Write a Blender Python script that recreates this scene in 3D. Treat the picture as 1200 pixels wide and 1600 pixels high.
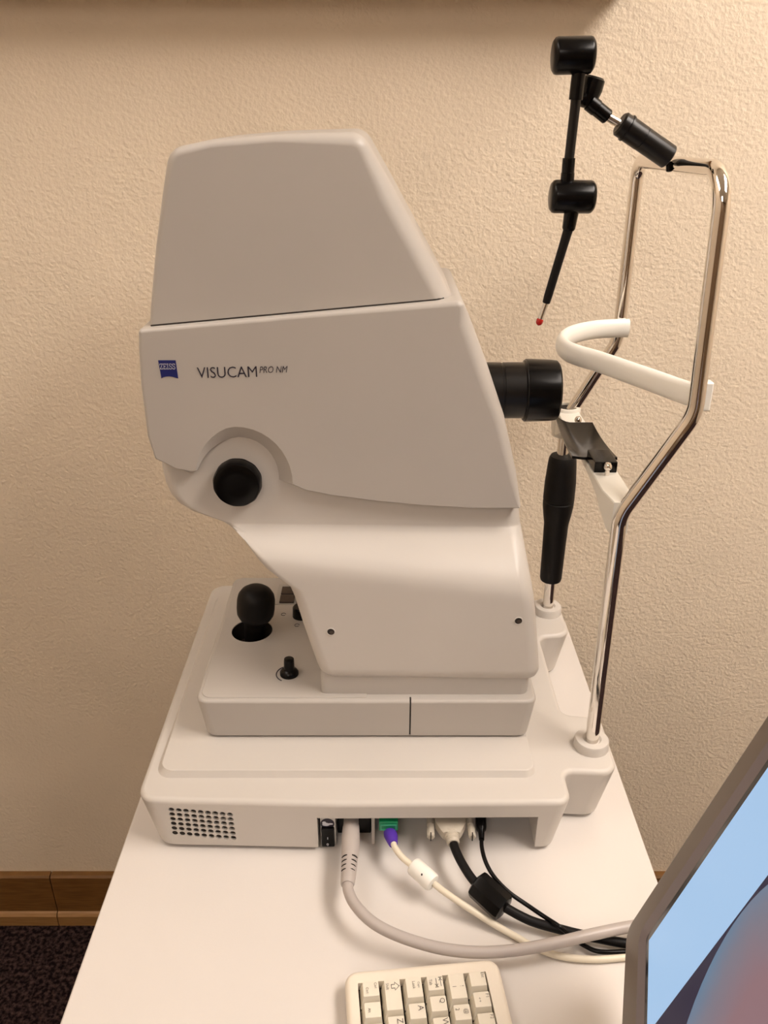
import bpy, bmesh, math, random
from mathutils import Vector, Matrix

random.seed(7)
scene = bpy.context.scene
for o in list(bpy.data.objects):
    bpy.data.objects.remove(o, do_unlink=True)

# ------------------------------------------------------------------ camera
F_PX = 1300.0
PITCH = math.radians(25.75)
CAM = Vector((0.0, 0.0, 1.5))
cd = bpy.data.cameras.new('camera')
cam = bpy.data.objects.new('camera', cd)
scene.collection.objects.link(cam)
cam.location = CAM
cam.rotation_euler = (math.radians(90) - PITCH, 0, 0)
cd.sensor_fit = 'VERTICAL'
cd.sensor_height = 24.0
cd.sensor_width = 18.0
cd.lens = 24.0 * F_PX / 1600.0
cd.clip_start = 0.02
scene.camera = cam

# ------------------------------------------------------------------ world / exposure
w = bpy.data.worlds.new('world')
scene.world = w
w.use_nodes = True
w.node_tree.nodes['Background'].inputs[0].default_value = (1.0, 0.85, 0.7, 1)
w.node_tree.nodes['Background'].inputs[1].default_value = 0.05
vs = scene.view_settings
vs.view_transform = 'Standard'
vs.look = 'None'
vs.gamma = 1.0
vs.use_curve_mapping = False
vs.exposure = -0.04

LAMP_COLOR = (1.0, 0.89, 0.80)
LAMP_POWER = 24.0          # emission strength of the ceiling diffusers
LAMPS = [((1.15, 0.25), 1.0), ((-0.95, 0.50), 0.20), ((-0.4, -1.7), 0.40)]  # main lamp first, then two unseen fill lights added to brighten the scene

# ------------------------------------------------------------------ helpers
_fw = Vector((0, math.cos(PITCH), -math.sin(PITCH)))
_up = Vector((0, math.sin(PITCH), math.cos(PITCH)))
_rt = Vector((1, 0, 0))
def _ray(px, py): return _fw + _rt * ((px - 600) / F_PX) - _up * ((py - 800) / F_PX)
def UY(px, py, Y):
    r = _ray(px, py); return CAM + r * (Y / r.y)
def UZ(px, py, Z):
    r = _ray(px, py); return CAM + r * ((Z - CAM.z) / r.z)
def XZ(px, py, Y):
    p = UY(px, py, Y); return (p.x, p.z)

def link(o):
    scene.collection.objects.link(o); return o

def thing(name, label, cat, loc=(0, 0, 0), group=None):
    o = bpy.data.objects.new(name, None); link(o)
    o.location = loc; o.empty_display_size = 0.05
    tag(o, label, cat, group)
    return o

def tag(o, label=None, cat=None, group=None, kind=None):
    if label: o['label'] = label
    if cat: o['category'] = cat
    if group: o['group'] = group
    if kind: o['kind'] = kind
    return o

def _parent(o, parent):
    """keep mesh in world coordinates below an un-rotated parent chain"""
    if parent is None: return
    off = Vector((0, 0, 0)); p = parent
    while p is not None:
        off += p.location; p = p.parent
    o.parent = parent
    o.location = -off

def finish(name, bm, mat, parent=None, smooth=35, label=None, wn=False):
    bmesh.ops.remove_doubles(bm, verts=bm.verts, dist=1e-6)
    bmesh.ops.recalc_face_normals(bm, faces=bm.faces)
    me = bpy.data.meshes.new(name)
    bm.to_mesh(me); bm.free()
    if smooth:
        me.polygons.foreach_set('use_smooth', [True] * len(me.polygons))
        me.set_sharp_from_angle(angle=math.radians(smooth))
    me.materials.append(mat)
    o = bpy.data.objects.new(name, me); link(o)
    _parent(o, parent)
    if label: o['label'] = label
    if wn:
        m = o.modifiers.new('weighted', 'WEIGHTED_NORMAL'); m.keep_sharp = True
    return o

def add_loops(bm, loops, cap0=True, cap1=True, closed=True):
    vl = [[bm.verts.new(p) for p in lp] for lp in loops]
    n = len(vl[0])
    for a, b in zip(vl[:-1], vl[1:]):
        for i in range(n if closed else n - 1):
            j = (i + 1) % n
            try: bm.faces.new((a[i], a[j], b[j], b[i]))
            except ValueError: pass
    if cap0: bm.faces.new(vl[0][::-1])
    if cap1: bm.faces.new(vl[-1])
    return vl

def add_box(bm, x0, x1, y0, y1, z0, z1):
    add_loops(bm, [[(x0, y0, z0), (x1, y0, z0), (x1, y1, z0), (x0, y1, z0)],
                   [(x0, y0, z1), (x1, y0, z1), (x1, y1, z1), (x0, y1, z1)]])

def box(name, x0, x1, y0, y1, z0, z1, mat, parent=None, bev=0.0, label=None, seg=3):
    bm = bmesh.new(); add_box(bm, x0, x1, y0, y1, z0, z1)
    if bev:
        bmesh.ops.bevel(bm, geom=bm.edges[:], offset=bev, segments=seg, affect='EDGES', profile=0.5)
    return finish(name, bm, mat, parent, label=label, wn=bev > 0)

def fillet(pts, seg=6):
    """pts: (a, b, radius, extra...) closed polygon -> dense list of (a, b, extra)"""
    out = []
    n = len(pts)
    for i, p in enumerate(pts):
        P = Vector(p[:2]); r = p[2]; ex = p[3:]
        A = Vector(pts[i - 1][:2]); B = Vector(pts[(i + 1) % n][:2])
        d1 = (A - P); d2 = (B - P); l1 = d1.length; l2 = d2.length
        d1.normalize(); d2.normalize()
        ang = d1.angle(d2)
        if r <= 0 or ang > math.pi - 0.03:
            out.append((P.x, P.y, ex)); continue
        t = min(r / math.tan(ang / 2), 0.48 * l1, 0.48 * l2)
        rr = t * math.tan(ang / 2)
        c = P + (d1 + d2).normalized() * (rr / math.sin(ang / 2))
        s = P + d1 * t - c; e = P + d2 * t - c
        full = s.angle(e)
        sgn = 1 if (s.x * e.y - s.y * e.x) > 0 else -1
        for k in range(seg + 1):
            a = sgn * full * k / seg
            v = Vector((s.x * math.cos(a) - s.y * math.sin(a), s.x * math.sin(a) + s.y * math.cos(a)))
            out.append((c.x + v.x, c.y + v.y, ex))
    return out

def miter(poly):
    """inward unit-offset vectors of a closed polygon"""
    n = len(poly)
    area = sum(poly[i][0] * poly[(i + 1) % n][1] - poly[(i + 1) % n][0] * poly[i][1] for i in range(n))
    s = 1 if area > 0 else -1
    res = []
    for i in range(n):
        A = Vector(poly[i - 1][:2]); P = Vector(poly[i][:2]); B = Vector(poly[(i + 1) % n][:2])
        u = (P - A); v = (B - P)
        if u.length < 1e-9: u = v
        if v.length < 1e-9: v = u
        u = u.normalized(); v = v.normalized()
        n1 = Vector((-u.y, u.x)) * s; n2 = Vector((-v.y, v.x)) * s
        m = (n1 + n2) / max(0.35, 1 + n1.dot(n2))
        res.append(m)
    return res

def prism_y(name, pts, y0, y1, mat, parent=None, seg=5, cseg=6, label=None, far_scale=1.0):
    """profile in XZ (x, z, corner_r, inset, depth) extruded along Y with rounded rims"""
    d = fillet(pts, cseg); m = miter(d)
    m = [Vector(p[2][2]) if len(p[2]) > 2 else q for p, q in zip(d, m)]
    loops = []
    ks = [k / seg * math.pi / 2 for k in range(seg + 1)]
    def ring(a, t, ybase, sg):
        lp = []
        for p, q in zip(d, m):
            if len(p[2]) > 2: fi, fd = 1 - t, t            # flat chamfer
            else: fi, fd = 1 - math.sin(a), 1 - math.cos(a)  # rounded rim
            lp.append((p[0] + q.x * p[2][0] * fi, ybase + sg * p[2][1] * fd, p[1] + q.y * p[2][0] * fi))
        return lp
    for k, a in enumerate(ks): loops.append(ring(a, k / seg, y0, 1))
    for k, a in reversed(list(enumerate(ks))): loops.append(ring(a, k / seg, y1, -1))
    bm = bmesh.new(); add_loops(bm, loops)
    return finish(name, bm, mat, parent, smooth=28, label=label, wn=True)

def slab(name, pts, z0, z1, mat, parent=None, top=0.003, bot=0.0, draft=0.0, seg=4, cseg=6, label=None, pts_bot=None):
    """plan polygon in XY (x, y, corner_r) extruded along Z, rounded top rim"""
    d = fillet(pts, cseg); m = miter(d)
    db = fillet(pts_bot, cseg) if pts_bot else d
    def mix(t, inset):
        return [(p[0] * t + b[0] * (1 - t) + q.x * inset, p[1] * t + b[1] * (1 - t) + q.y * inset) for p, b, q in zip(d, db, m)]
    loops = []
    if bot:
        for k in range(seg):
            a = k / seg * math.pi / 2
            loops.append([(x, y, z0 + bot * (1 - math.cos(a))) for x, y in mix(0, draft + bot * (1 - math.sin(a)))])
    loops.append([(x, y, z0 + bot) for x, y in mix(0, draft)])
    for k in range(seg + 1):
        a = math.pi / 2 - k / seg * math.pi / 2
        loops.append([(x, y, z1 - top * (1 - math.cos(a))) for x, y in mix(1, top * (1 - math.sin(a)))])
    bm = bmesh.new(); add_loops(bm, loops)
    return finish(name, bm, mat, parent, smooth=40, label=label, wn=True)

def catmull(pts, n=8):
    P = [Vector(p) for p in pts]
    P = [P[0] * 2 - P[1]] + P + [P[-1] * 2 - P[-2]]
    out = []
    for i in range(1, len(P) - 2):
        for k in range(n):
            t = k / n
            a, b, c, d = P[i - 1], P[i], P[i + 1], P[i + 2]
            out.append(0.5 * ((2 * b) + (c - a) * t + (2 * a - 5 * b + 4 * c - d) * t * t + (3 * b - a - 3 * c + d) * t ** 3))
    out.append(P[-2].copy())
    return out

def arc_path(pts, seg=8):
    """3D polyline (x,y,z,r) with rounded corners"""
    out = []
    for i, p in enumerate(pts):
        P = Vector(p[:3]); r = p[3] if len(p) > 3 else 0
        if i in (0, len(pts) - 1) or r <= 0:
            out.append(P); continue
        d1 = Vector(pts[i - 1][:3]) - P; d2 = Vector(pts[i + 1][:3]) - P
        l1, l2 = d1.length, d2.length; d1.normalize(); d2.normalize()
        ang = d1.angle(d2)
        t = min(r / math.tan(ang / 2), .49 * l1, .49 * l2); rr = t * math.tan(ang / 2)
        c = P + (d1 + d2).normalized() * (rr / math.sin(ang / 2))
        s = P + d1 * t - c; e = P + d2 * t - c; full = s.angle(e)
        ax = s.cross(e).normalized()
        for k in range(seg + 1):
            out.append(c + Matrix.Rotation(full * k / seg, 3, ax) @ s)
    return out

def add_tube(bm, path, r, sides=16, cap=True, oval=None, upv=None):
    path = [Vector(p) for p in path]
    n = len(path)
    rad = r if isinstance(r, (list, tuple)) else [r] * n
    t0 = (path[1] - path[0]).normalized()
    ref = Vector(upv) if upv else (Vector((0, 0, 1)) if abs(t0.z) < .9 else Vector((1, 0, 0)))
    u = (ref - t0 * ref.dot(t0)).normalized()
    loops = []
    for i in range(n):
        if i == 0: t = path[1] - path[0]
        elif i == n - 1: t = path[-1] - path[-2]
        else: t = (path[i + 1] - path[i]).normalized() + (path[i] - path[i - 1]).normalized()
        t.normalize()
        if upv: u = Vector(upv)
        u = (u - t * u.dot(t)).normalized(); v = t.cross(u)
        ro, rv = (rad[i], rad[i]) if not oval else (rad[i] * oval[0], rad[i] * oval[1])
        loops.append([path[i] + u * (ro * math.cos(2 * math.pi * k / sides)) + v * (rv * math.sin(2 * math.pi * k / sides)) for k in range(sides)])
    add_loops(bm, loops, cap, cap)

def tube(name, path, r, mat, parent=None, sides=16, label=None, oval=None, upv=None):
    bm = bmesh.new(); add_tube(bm, path, r, sides, True, oval, upv)
    return finish(name, bm, mat, parent, smooth=50, label=label)

def lathe(name, p0, axis, prof, mat, parent=None, sides=32, label=None, smooth=35, flute=None):
    """prof: (distance along axis, radius)"""
    p0 = Vector(p0); ax = Vector(axis).normalized()
    ref = Vector((0, 0, 1)) if abs(ax.z) < .9 else Vector((1, 0, 0))
    u = (ref - ax * ref.dot(ax)).normalized(); v = ax.cross(u)
    bm = bmesh.new(); loops = []
    for t, r in prof:
        lp = []
        for k in range(sides):
            a = 2 * math.pi * k / sides
            rr = r
            if flute and r > flute[0]: rr = r * (1 - flute[1] * (0.5 + 0.5 * math.cos(a * flute[2])))
            lp.append(p0 + ax * t + u * (rr * math.cos(a)) + v * (rr * math.sin(a)))
        loops.append(lp)
    add_loops(bm, loops)
    return finish(name, bm, mat, parent, smooth=smooth, label=label)

def boolean_cut(obj, cutter):
    m = obj.modifiers.new('cut', 'BOOLEAN'); m.operation = 'DIFFERENCE'; m.solver = 'EXACT'; m.object = cutter
    # boolean must precede weighted normals
    while obj.modifiers.find('cut') > 0:
        i = obj.modifiers.find('cut'); obj.modifiers.move(i, i - 1)
    wn = obj.modifiers.get('weighted')
    if wn: obj.modifiers.remove(wn)
    dg = bpy.context.evaluated_depsgraph_get(); dg.update()
    me = bpy.data.meshes.new_from_object(obj.evaluated_get(dg))
    obj.modifiers.clear()
    obj.data = me
    me.polygons.foreach_set('use_smooth', [True] * len(me.polygons))
    me.set_sharp_from_angle(angle=math.radians(40))
    m = obj.modifiers.new('weighted', 'WEIGHTED_NORMAL'); m.keep_sharp = True
    bpy.data.objects.remove(cutter, do_unlink=True)

def text_part(name, s, mat, parent, origin, ux, uy, width=None, height=None, shear=0.0, thick=0.0003, center=False, label=None, off=0.0):
    """lettering as thin relief; origin = lower left, ux = reading direction, uy = letter-up direction"""
    cu = bpy.data.curves.new(name, 'FONT'); cu.body = s; cu.size = 1.0; cu.resolution_u = 3; cu.offset = off
    t = bpy.data.objects.new(name, cu); link(t)
    dg = bpy.context.evaluated_depsgraph_get(); dg.update()
    me = bpy.data.meshes.new_from_object(t.evaluated_get(dg))
    bpy.data.objects.remove(t, do_unlink=True)
    bm = bmesh.new(); bm.from_mesh(me); bpy.data.meshes.remove(me)
    xs = [v.co.x for v in bm.verts]; ys = [v.co.y for v in bm.verts]
    x0, x1, y0, y1 = min(xs), max(xs), min(ys), max(ys)
    sy = (height / (y1 - y0)) if height else None
    sx = (width / (x1 - x0)) if width else None
    if sx is None: sx = sy
    if sy is None: sy = sx
    ux = Vector(ux).normalized(); uy = Vector(uy).normalized(); nz = ux.cross(uy).normalized()
    cx = (x0 + x1) / 2 if center else x0
    cy = (y0 + y1) / 2 if center else y0
    for v in bm.verts:
        a = (v.co.x - cx) * sx; b = (v.co.y - cy) * sy
        v.co = Vector(origin) + ux * (a + shear * b) + uy * b + nz * thick
    me = bpy.data.meshes.new(name); bm.to_mesh(me); bm.free(); me.materials.append(mat)
    o = bpy.data.objects.new(name, me); link(o); _parent(o, parent)
    if label: o['label'] = label
    return o

# ------------------------------------------------------------------ materials
def mat(name, col, rough=0.5, metal=0.0, spec=0.5, emit=None, estr=0.0, coat=0.0):
    m = bpy.data.materials.new(name); m.use_nodes = True
    b = m.node_tree.nodes['Principled BSDF']
    b.inputs['Base Color'].default_value = (*col, 1)
    b.inputs['Roughness'].default_value = rough
    b.inputs['Metallic'].default_value = metal
    b.inputs['Specular IOR Level'].default_value = spec
    if coat:
        b.inputs['Coat Weight'].default_value = coat
        b.inputs['Coat Roughness'].default_value = 0.1
    if emit:
        b.inputs['Emission Color'].default_value = (*emit, 1)
        b.inputs['Emission Strength'].default_value = estr
    return m

def noisy(name, c1, c2, scale, rough=0.6, bump=0.0, bdist=0.002, bscale=None, detail=4, metal=0.0, spec=0.5, lo=0.35, hi=0.65, stretch=None):
    m = mat(name, c1, rough, metal, spec); nt = m.node_tree; N = nt.nodes; L = nt.links
    b = N['Principled BSDF']
    tc = N.new('ShaderNodeTexCoord')
    vec = tc.outputs['Object']
    if stretch:
        mp = N.new('ShaderNodeMapping'); mp.inputs['Scale'].default_value = stretch
        L.new(vec, mp.inputs['Vector']); vec = mp.outputs['Vector']
    n1 = N.new('ShaderNodeTexNoise'); n1.inputs['Scale'].default_value = scale; n1.inputs['Detail'].default_value = detail
    L.new(vec, n1.inputs['Vector'])
    cr = N.new('ShaderNodeValToRGB')
    cr.color_ramp.elements[0].position = lo; cr.color_ramp.elements[0].color = (*c1, 1)
    cr.color_ramp.elements[1].position = hi; cr.color_ramp.elements[1].color = (*c2, 1)
    L.new(n1.outputs['Fac'], cr.inputs['Fac']); L.new(cr.outputs['Color'], b.inputs['Base Color'])
    if bump:
        n2 = N.new('ShaderNodeTexNoise'); n2.inputs['Scale'].default_value = bscale or scale; n2.inputs['Detail'].default_value = 3
        L.new(vec, n2.inputs['Vector'])
        bp = N.new('ShaderNodeBump'); bp.inputs['Strength'].default_value = bump; bp.inputs['Distance'].default_value = bdist
        L.new(n2.outputs['Fac'], bp.inputs['Height']); L.new(bp.outputs['Normal'], b.inputs['Normal'])
    return m

M = {}
M['wall'] = noisy('painted_stucco', (0.80, 0.69, 0.545), (0.84, 0.725, 0.575), 6, rough=0.75, bump=0.8, bdist=0.0022, bscale=190, spec=0.3)
M['wood_panel'] = noisy('wood_panelling', (0.16, 0.10, 0.055), (0.24, 0.155, 0.09), 9, rough=0.5, stretch=(8, 8, 1))
M['ceiling'] = noisy('ceiling_tile', (0.82, 0.80, 0.76), (0.86, 0.84, 0.79), 40, rough=0.9, bump=0.3, bscale=120)
M['carpet'] = noisy('carpet', (0.011, 0.006, 0.008), (0.105, 0.066, 0.062), 130, rough=0.95, bump=1.0, bdist=0.006, bscale=260, detail=5, spec=0.1, lo=0.42, hi=0.70)
M['wood_trim'] = noisy('stained_oak', (0.16, 0.072, 0.017), (0.23, 0.11, 0.030), 22, rough=0.45, stretch=(1, 1, 14))
M['wood_trim_light'] = noisy('stained_oak_worn', (0.33, 0.175, 0.06), (0.40, 0.22, 0.085), 22, rough=0.45, stretch=(1, 1, 14))
M['laminate'] = noisy('table_laminate', (0.67, 0.63, 0.595), (0.69, 0.65, 0.615), 5, rough=0.45, bump=0.08, bdist=0.0006, bscale=500)
M['table_edge'] = mat('table_edge_band', (0.60, 0.55, 0.50), 0.4)
M['steel_paint'] = mat('painted_steel', (0.55, 0.53, 0.50), 0.4)
M['body'] = noisy('grey_white_plastic', (0.455, 0.425, 0.392), (0.47, 0.438, 0.404), 8, rough=0.42, bump=0.05, bdist=0.0003, bscale=900)
M['body_light'] = noisy('warm_white_plastic', (0.565, 0.53, 0.49), (0.58, 0.545, 0.505), 8, rough=0.40, bump=0.05, bdist=0.0003, bscale=900)
M['panel_grey'] = mat('control_panel_grey', (0.33, 0.29, 0.25), 0.45)
M['black'] = mat('black_plastic', (0.002, 0.0017, 0.0017), 0.25, spec=0.22)
M['black_matte'] = mat('black_rubber', (0.004, 0.0032, 0.0032), 0.5, spec=0.22)
M['black_metal'] = mat('black_anodised', (0.006, 0.005, 0.0045), 0.30, spec=0.35)
M['black_gloss'] = mat('glossy_black', (0.003, 0.0022, 0.002), 0.16, spec=0.25)
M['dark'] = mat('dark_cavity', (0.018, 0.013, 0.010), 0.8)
M['brown_key'] = mat('brown_button', (0.045, 0.028, 0.020), 0.5)
M['key_plate'] = mat('button_plate', (0.42, 0.40, 0.37), 0.5)
M['chrome'] = mat('chrome', (0.80, 0.76, 0.71), 0.07, metal=1.0)
M['steel'] = mat('brushed_steel', (0.72, 0.68, 0.62), 0.22, metal=1.0)
M['white_plastic'] = mat('white_plastic', (0.84, 0.82, 0.76), 0.35)
M['bracket'] = mat('bracket_enamel', (0.70, 0.67, 0.60), 0.4)
M['red'] = mat('red_led', (0.45, 0.012, 0.008), 0.2)
M['ink'] = mat('dark_ink', (0.018, 0.015, 0.030), 0.5)
M['ink_grey'] = mat('grey_ink', (0.07, 0.06, 0.05), 0.6)
M['logo_blue'] = mat('logo_blue', (0.010, 0.016, 0.13), 0.4)
M['logo_white'] = mat('logo_white', (0.75, 0.76, 0.82), 0.5)
M['cable_grey'] = mat('grey_pvc', (0.43, 0.385, 0.36), 0.38)
M['cable_cream'] = mat('cream_pvc', (0.74, 0.67, 0.54), 0.42)
M['dvi_shell'] = mat('grey_beige_shell', (0.50, 0.45, 0.37), 0.45)
M['green'] = mat('green_port', (0.003, 0.20, 0.075), 0.4)
M['green_light'] = mat('pale_green_port', (0.05, 0.33, 0.19), 0.4)
M['purple'] = mat('purple_plug', (0.085, 0.030, 0.36), 0.4)
M['case_ivory'] = noisy('ivory_abs', (0.76, 0.69, 0.585), (0.78, 0.71, 0.60), 20, rough=0.5)
M['key_ivory'] = mat('ivory_keycap', (0.74, 0.685, 0.575), 0.5)
M['bezel'] = mat('monitor_bezel', (0.145, 0.112, 0.088), 0.42)
M['bezel_inner'] = mat('monitor_inner_lip', (0.20, 0.17, 0.18), 0.3)
M['scr_black'] = mat('screen_rim', (0.004, 0.004, 0.008), 0.15)
def emitter(name, col, s):
    return mat(name, (0.01, 0.01, 0.01), 0.4, spec=0.12, emit=col, estr=s)
M['scr_blue'] = emitter('screen_blue', (0.42, 0.64, 0.92), 0.88)
M['scr_dark'] = emitter('screen_dark', (0.020, 0.016, 0.050), 0.8)

# ------------------------------------------------------------------ room
X0, X1, Y0, Y1, H = -1.35, 2.4, -2.6, 1.186, 2.70
def struct(o, label, cat):
    return tag(o, label, cat, kind='structure')
struct(box('floor', X0, X1, Y0, Y1, -0.05, 0, M['carpet']), 'dark brown speckled carpet beside the white table', 'floor')
struct(box('ceiling', X0, X1, Y0, Y1, H, H + 0.05, M['ceiling']), 'off-white ceiling over the room', 'ceiling')
struct(box('wall_back', X0 - .1, X1 + .1, Y1, Y1 + 0.1, -0.05, H + .05, M['wall']), 'tan wall with orange-peel texture behind the instrument', 'wall')
struct(box('wall_front', X0 - .1, X1 + .1, Y0 - .1, Y0, -0.05, H + .05, M['wood_panel']), 'brown wood-panelled wall on the side opposite the instrument', 'wall')
struct(box('wall_left', X0 - .1, X0, Y0, Y1, -0.05, H + .05, M['wall']), 'tan wall closing the room on the left', 'wall')
struct(box('wall_right', X1, X1 + .1, Y0, Y1, -0.05, H + .05, M['wall']), 'tan wall closing the room on the right', 'wall')

bb = thing('baseboard_back', 'brown stained wood baseboard along the tan wall', 'baseboard', (0, Y1, 0))
bb['kind'] = 'structure'
xs = [X0, -0.664, 0.85, X1]
for i in range(3):
    a, b = xs[i] + (0.001 if i else 0), xs[i + 1] - (0.001 if i < 2 else 0)
    prof = [(Y1, 0.0), (Y1 - .022, 0.0), (Y1 - .022, 0.026), (Y1 - .018, 0.031), (Y1 - .014, 0.033), (Y1 - .014, 0.127), (Y1 - .010, 0.131), (Y1, 0.131)]
    bm = bmesh.new(); add_loops(bm, [[(a, y, z) for y, z in prof[4:] + [(Y1, .033)]], [(b, y, z) for y, z in prof[4:] + [(Y1, .033)]]])
    bo = finish('board', bm, M['wood_trim'], bb, smooth=0)
    bm = bmesh.new(); pr = prof[:5] + [(Y1, .033)]
    add_loops(bm, [[(a, y, z) for y, z in pr], [(b, y, z) for y, z in pr]])
    finish('shoe_moulding', bm, M['wood_trim_light'], bb, smooth=0, label='lighter strip along the foot of the baseboard')

# ceiling lamps: the right one lights the room, left and rear ones are added fill
for i, ((lx, ly), k) in enumerate(LAMPS):
    lm = emitter('lamp_diffuser', LAMP_COLOR, LAMP_POWER * k)
    lab = ['recessed fluorescent ceiling panel above the right side of the table', 'added fill light panel over the carpet left of the table', 'added fill light panel behind the camera position'][i]
    t = thing('ceiling_lamp', lab, 'lamp', (lx, ly, H), 'ceiling lamps')
    hw, hl = (0.30, 0.60)
    box('diffuser', lx - hw, lx + hw, ly - hl, ly + hl, H - 0.018, H - 0.012, lm, t)
    for nm, a in (('frame_side', (lx - hw - .03, lx - hw, ly - hl - .03, ly + hl + .03)), ('frame_side', (lx + hw, lx + hw + .03, ly - hl - .03, ly + hl + .03)),
                  ('frame_end', (lx - hw, lx + hw, ly - hl - .03, ly - hl)), ('frame_end', (lx - hw, lx + hw, ly + hl, ly + hl + .03))):
        box(nm, *a, H - 0.024, H, M['white_plastic'], t)

# wall shelf just above the picture: its shade falls on the top of the wall
sh = thing('wall_shelf', 'wooden wall shelf mounted above the instrument', 'shelf', (0, Y1, 1.66))
box('board', -0.75, 0.30, Y1 - 0.075, Y1, 1.640, 1.660, M['wood_trim'], sh, 0.002)
for sx in (-0.62, 0.17):
    bm = bmesh.new()
    add_loops(bm, [[(sx, Y1, 1.660), (sx, Y1 - .065, 1.660), (sx, Y1, 1.75)], [(sx + .015, Y1, 1.660), (sx + .015, Y1 - .065, 1.660), (sx + .015, Y1, 1.75)]])
    finish('bracket', bm, M['wood_trim'], sh, smooth=0)

# ------------------------------------------------------------------ table
TZ = 0.75
tb = thing('instrument_table', 'white laminate table carrying the instrument and keyboard', 'table', (0, .6, 0))
tb_top = slab('tabletop', [(-.296, .02, .02), (.296, .02, .02), (.296, 1.155, .012), (-.296, 1.155, .012)], TZ - .026, TZ, M['laminate'], tb, top=.0025)
slab('edge_band', [(-.2965, .0195, .02), (.2965, .0195, .02), (.2965, 1.1555, .012), (-.2965, 1.1555, .012)], TZ - .0255, TZ - .004, M['table_edge'], tb_top, top=.0005)
box('column', -.06, .06, .55, .67, .05, TZ - .026, M['steel_paint'], tb, .006)
box('foot', -.25, .25, .57, .65, .02, .05, M['steel_paint'], tb, .008)
for sx in (-.22, .22):
    box('foot_rail', sx - .03, sx + .03, .25, .97, .0, .035, M['steel_paint'], tb, .01)

# ------------------------------------------------------------------ fundus camera
YC = 0.908
fc = thing('fundus_camera', 'grey-white retinal fundus camera with chrome headrest frame on white table', 'eye camera', (0, YC, TZ))
B, BL = M['body'], M['body_light']
BZ = TZ + 0.0745

def mir(pts):   # mirror front half of a plan outline about YC
    return pts + [(x, 2 * YC - y, r) for x, y, r in pts[::-1]]
top_front = [(-.271, .680, .022), (-.05, .6735, 0), (.2045, .676, .016), (.2045, .724, .010), (.2665, .720, .020), (.2675, .818, .022), (.2215, .824, .014)]
bot_front = [(-.2575, .682, .022), (-.05, .6765, 0), (.192, .678, .016), (.192, .728, .010), (.253, .724, .020), (.256, .812, .022), (.2155, .820, .014)]
def order(f): return [f[0], f[1], f[2], f[3], f[4], f[5], f[6]] + [(x, 2 * YC - y, r) for x, y, r in f[::-1]]
base = slab('base_housing', order(top_front), TZ + .006, BZ, BL, fc, top=.006, pts_bot=order(bot_front), seg=5)
# cut-outs: connector bay and ventilation holes
bm = bmesh.new()
add_box(bm, -.0735, .169, .60, .745, TZ - .02, TZ + .0525)
holes = []
for r_ in range(6):
    for c_ in range(9):
        px = 268 + c_ * 11.45 + r_ * 1.05; py = 1264.5 + c_ * 0.75 + r_ * 7.55
        holes.append(UY(px, py, .680))
for p in holes:
    add_loops(bm, [[(p.x + .0034 * math.cos(a * math.pi / 5), y, p.z + .0034 * math.sin(a * math.pi / 5)) for a in range(10)] for y in (.66, .6875)])
cut = finish('cutter', bm, B, None, smooth=0)
boolean_cut(base, cut)
for p in holes:
    bm = bmesh.new()
    add_loops(bm, [[(p.x + .0034 * math.cos(a * math.pi / 5), y, p.z + .0034 * math.sin(a * math.pi / 5)) for a in range(10)] for y in (.6818, .6872)])
    finish('vent_hole_shade', bm, M['dark'], base, smooth=0)  # dark plug in each hole stands in for the shade inside
for fx, fy in ((-.21, .73), (.19, .76), (-.21, 1.09), (.19, 1.06)):
    lathe('rubber_foot', (fx, fy, TZ), (0, 0, 1), [(0, .014), (.008, .016)], M['black_matte'], base, 20)
# raised deck
deck = slab('raised_deck', [(-.2535, .716, .016), (.170, .716, .012), (.170, 2 * YC - .716, .012), (-.2535, 2 * YC - .716, .016)], BZ - .002, BZ + .0075, BL, fc,
            top=.0015, pts_bot=[(-.259, .711, .018), (.172, .7115, .014), (.172, 2 * YC - .7115, .014), (-.259, 2 * YC - .711, .018)])
DZ = BZ + .0075

# connector bay fittings
bay = M['steel_paint']
def front_plate(name, px0, py0, px1, py1, Y, th, m, parent, bev=0.0, label=None):
    a = UY(px0, py0, Y); b = UY(px1, py1, Y)
    return box(name, min(a.x, b.x), max(a.x, b.x), Y, Y + th, max(TZ + .003, min(a.z, b.z)), max(a.z, b.z), m, parent, bev, label)
box('bay_back_plate', -.0735, .169, .7405, .7455, TZ + .008, TZ + .052, M['dark'], base)
sp = front_plate('switch_plate', 500, 1275, 525.5, 1327, .684, .05, bay, base, label='grey plate holding the mains switch')
sw = front_plate('rocker_switch', 501.5, 1296, 523, 1324, .680, .006, M['black'], base, .0012, label='black rocker switch marked 1 and 0')
a = UY(512, 1310, .6795)
text_part('switch_marking', '1', M['logo_white'], sw, (a.x, .6797, a.z), (1, 0, 0), (0, 0, 1), height=.0036, center=True)
a = UY(512, 1319.5, .6795)
text_part('switch_marking', '0', M['logo_white'], sw, (a.x, .6797, a.z), (1, 0, 0), (0, 0, 1), height=.0036, center=True)
a = UY(511.5, 1287, .684)
lathe('warning_emblem', (a.x, .6842, a.z), (0, -1, 0), [(0, .0078), (.0004, .0078)], M['ink'], base, 28, label='oval black emblem with white hand symbol above the switch')
bm = bmesh.new()
for cx, cz, rx, rz in ((-.0035, .0018, .0022, .0020), (-.0016, -.0008, .0042, .0026), (.0034, .0000, .0030, .0014)):
    vs_ = [bm.verts.new((a.x + cx + rx * math.cos(k * math.pi / 6), .6836 - abs(cx) * .01, a.z + cz + rz * math.sin(k * math.pi / 6))) for k in range(12)]
    bm.faces.new(vs_)
finish('emblem_symbol', bm, M['logo_white'], base, smooth=0)
inlet = front_plate('mains_inlet', 527, 1276, 580, 1326, .700, .045, M['black'], base, .001, label='black mains inlet socket')
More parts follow.
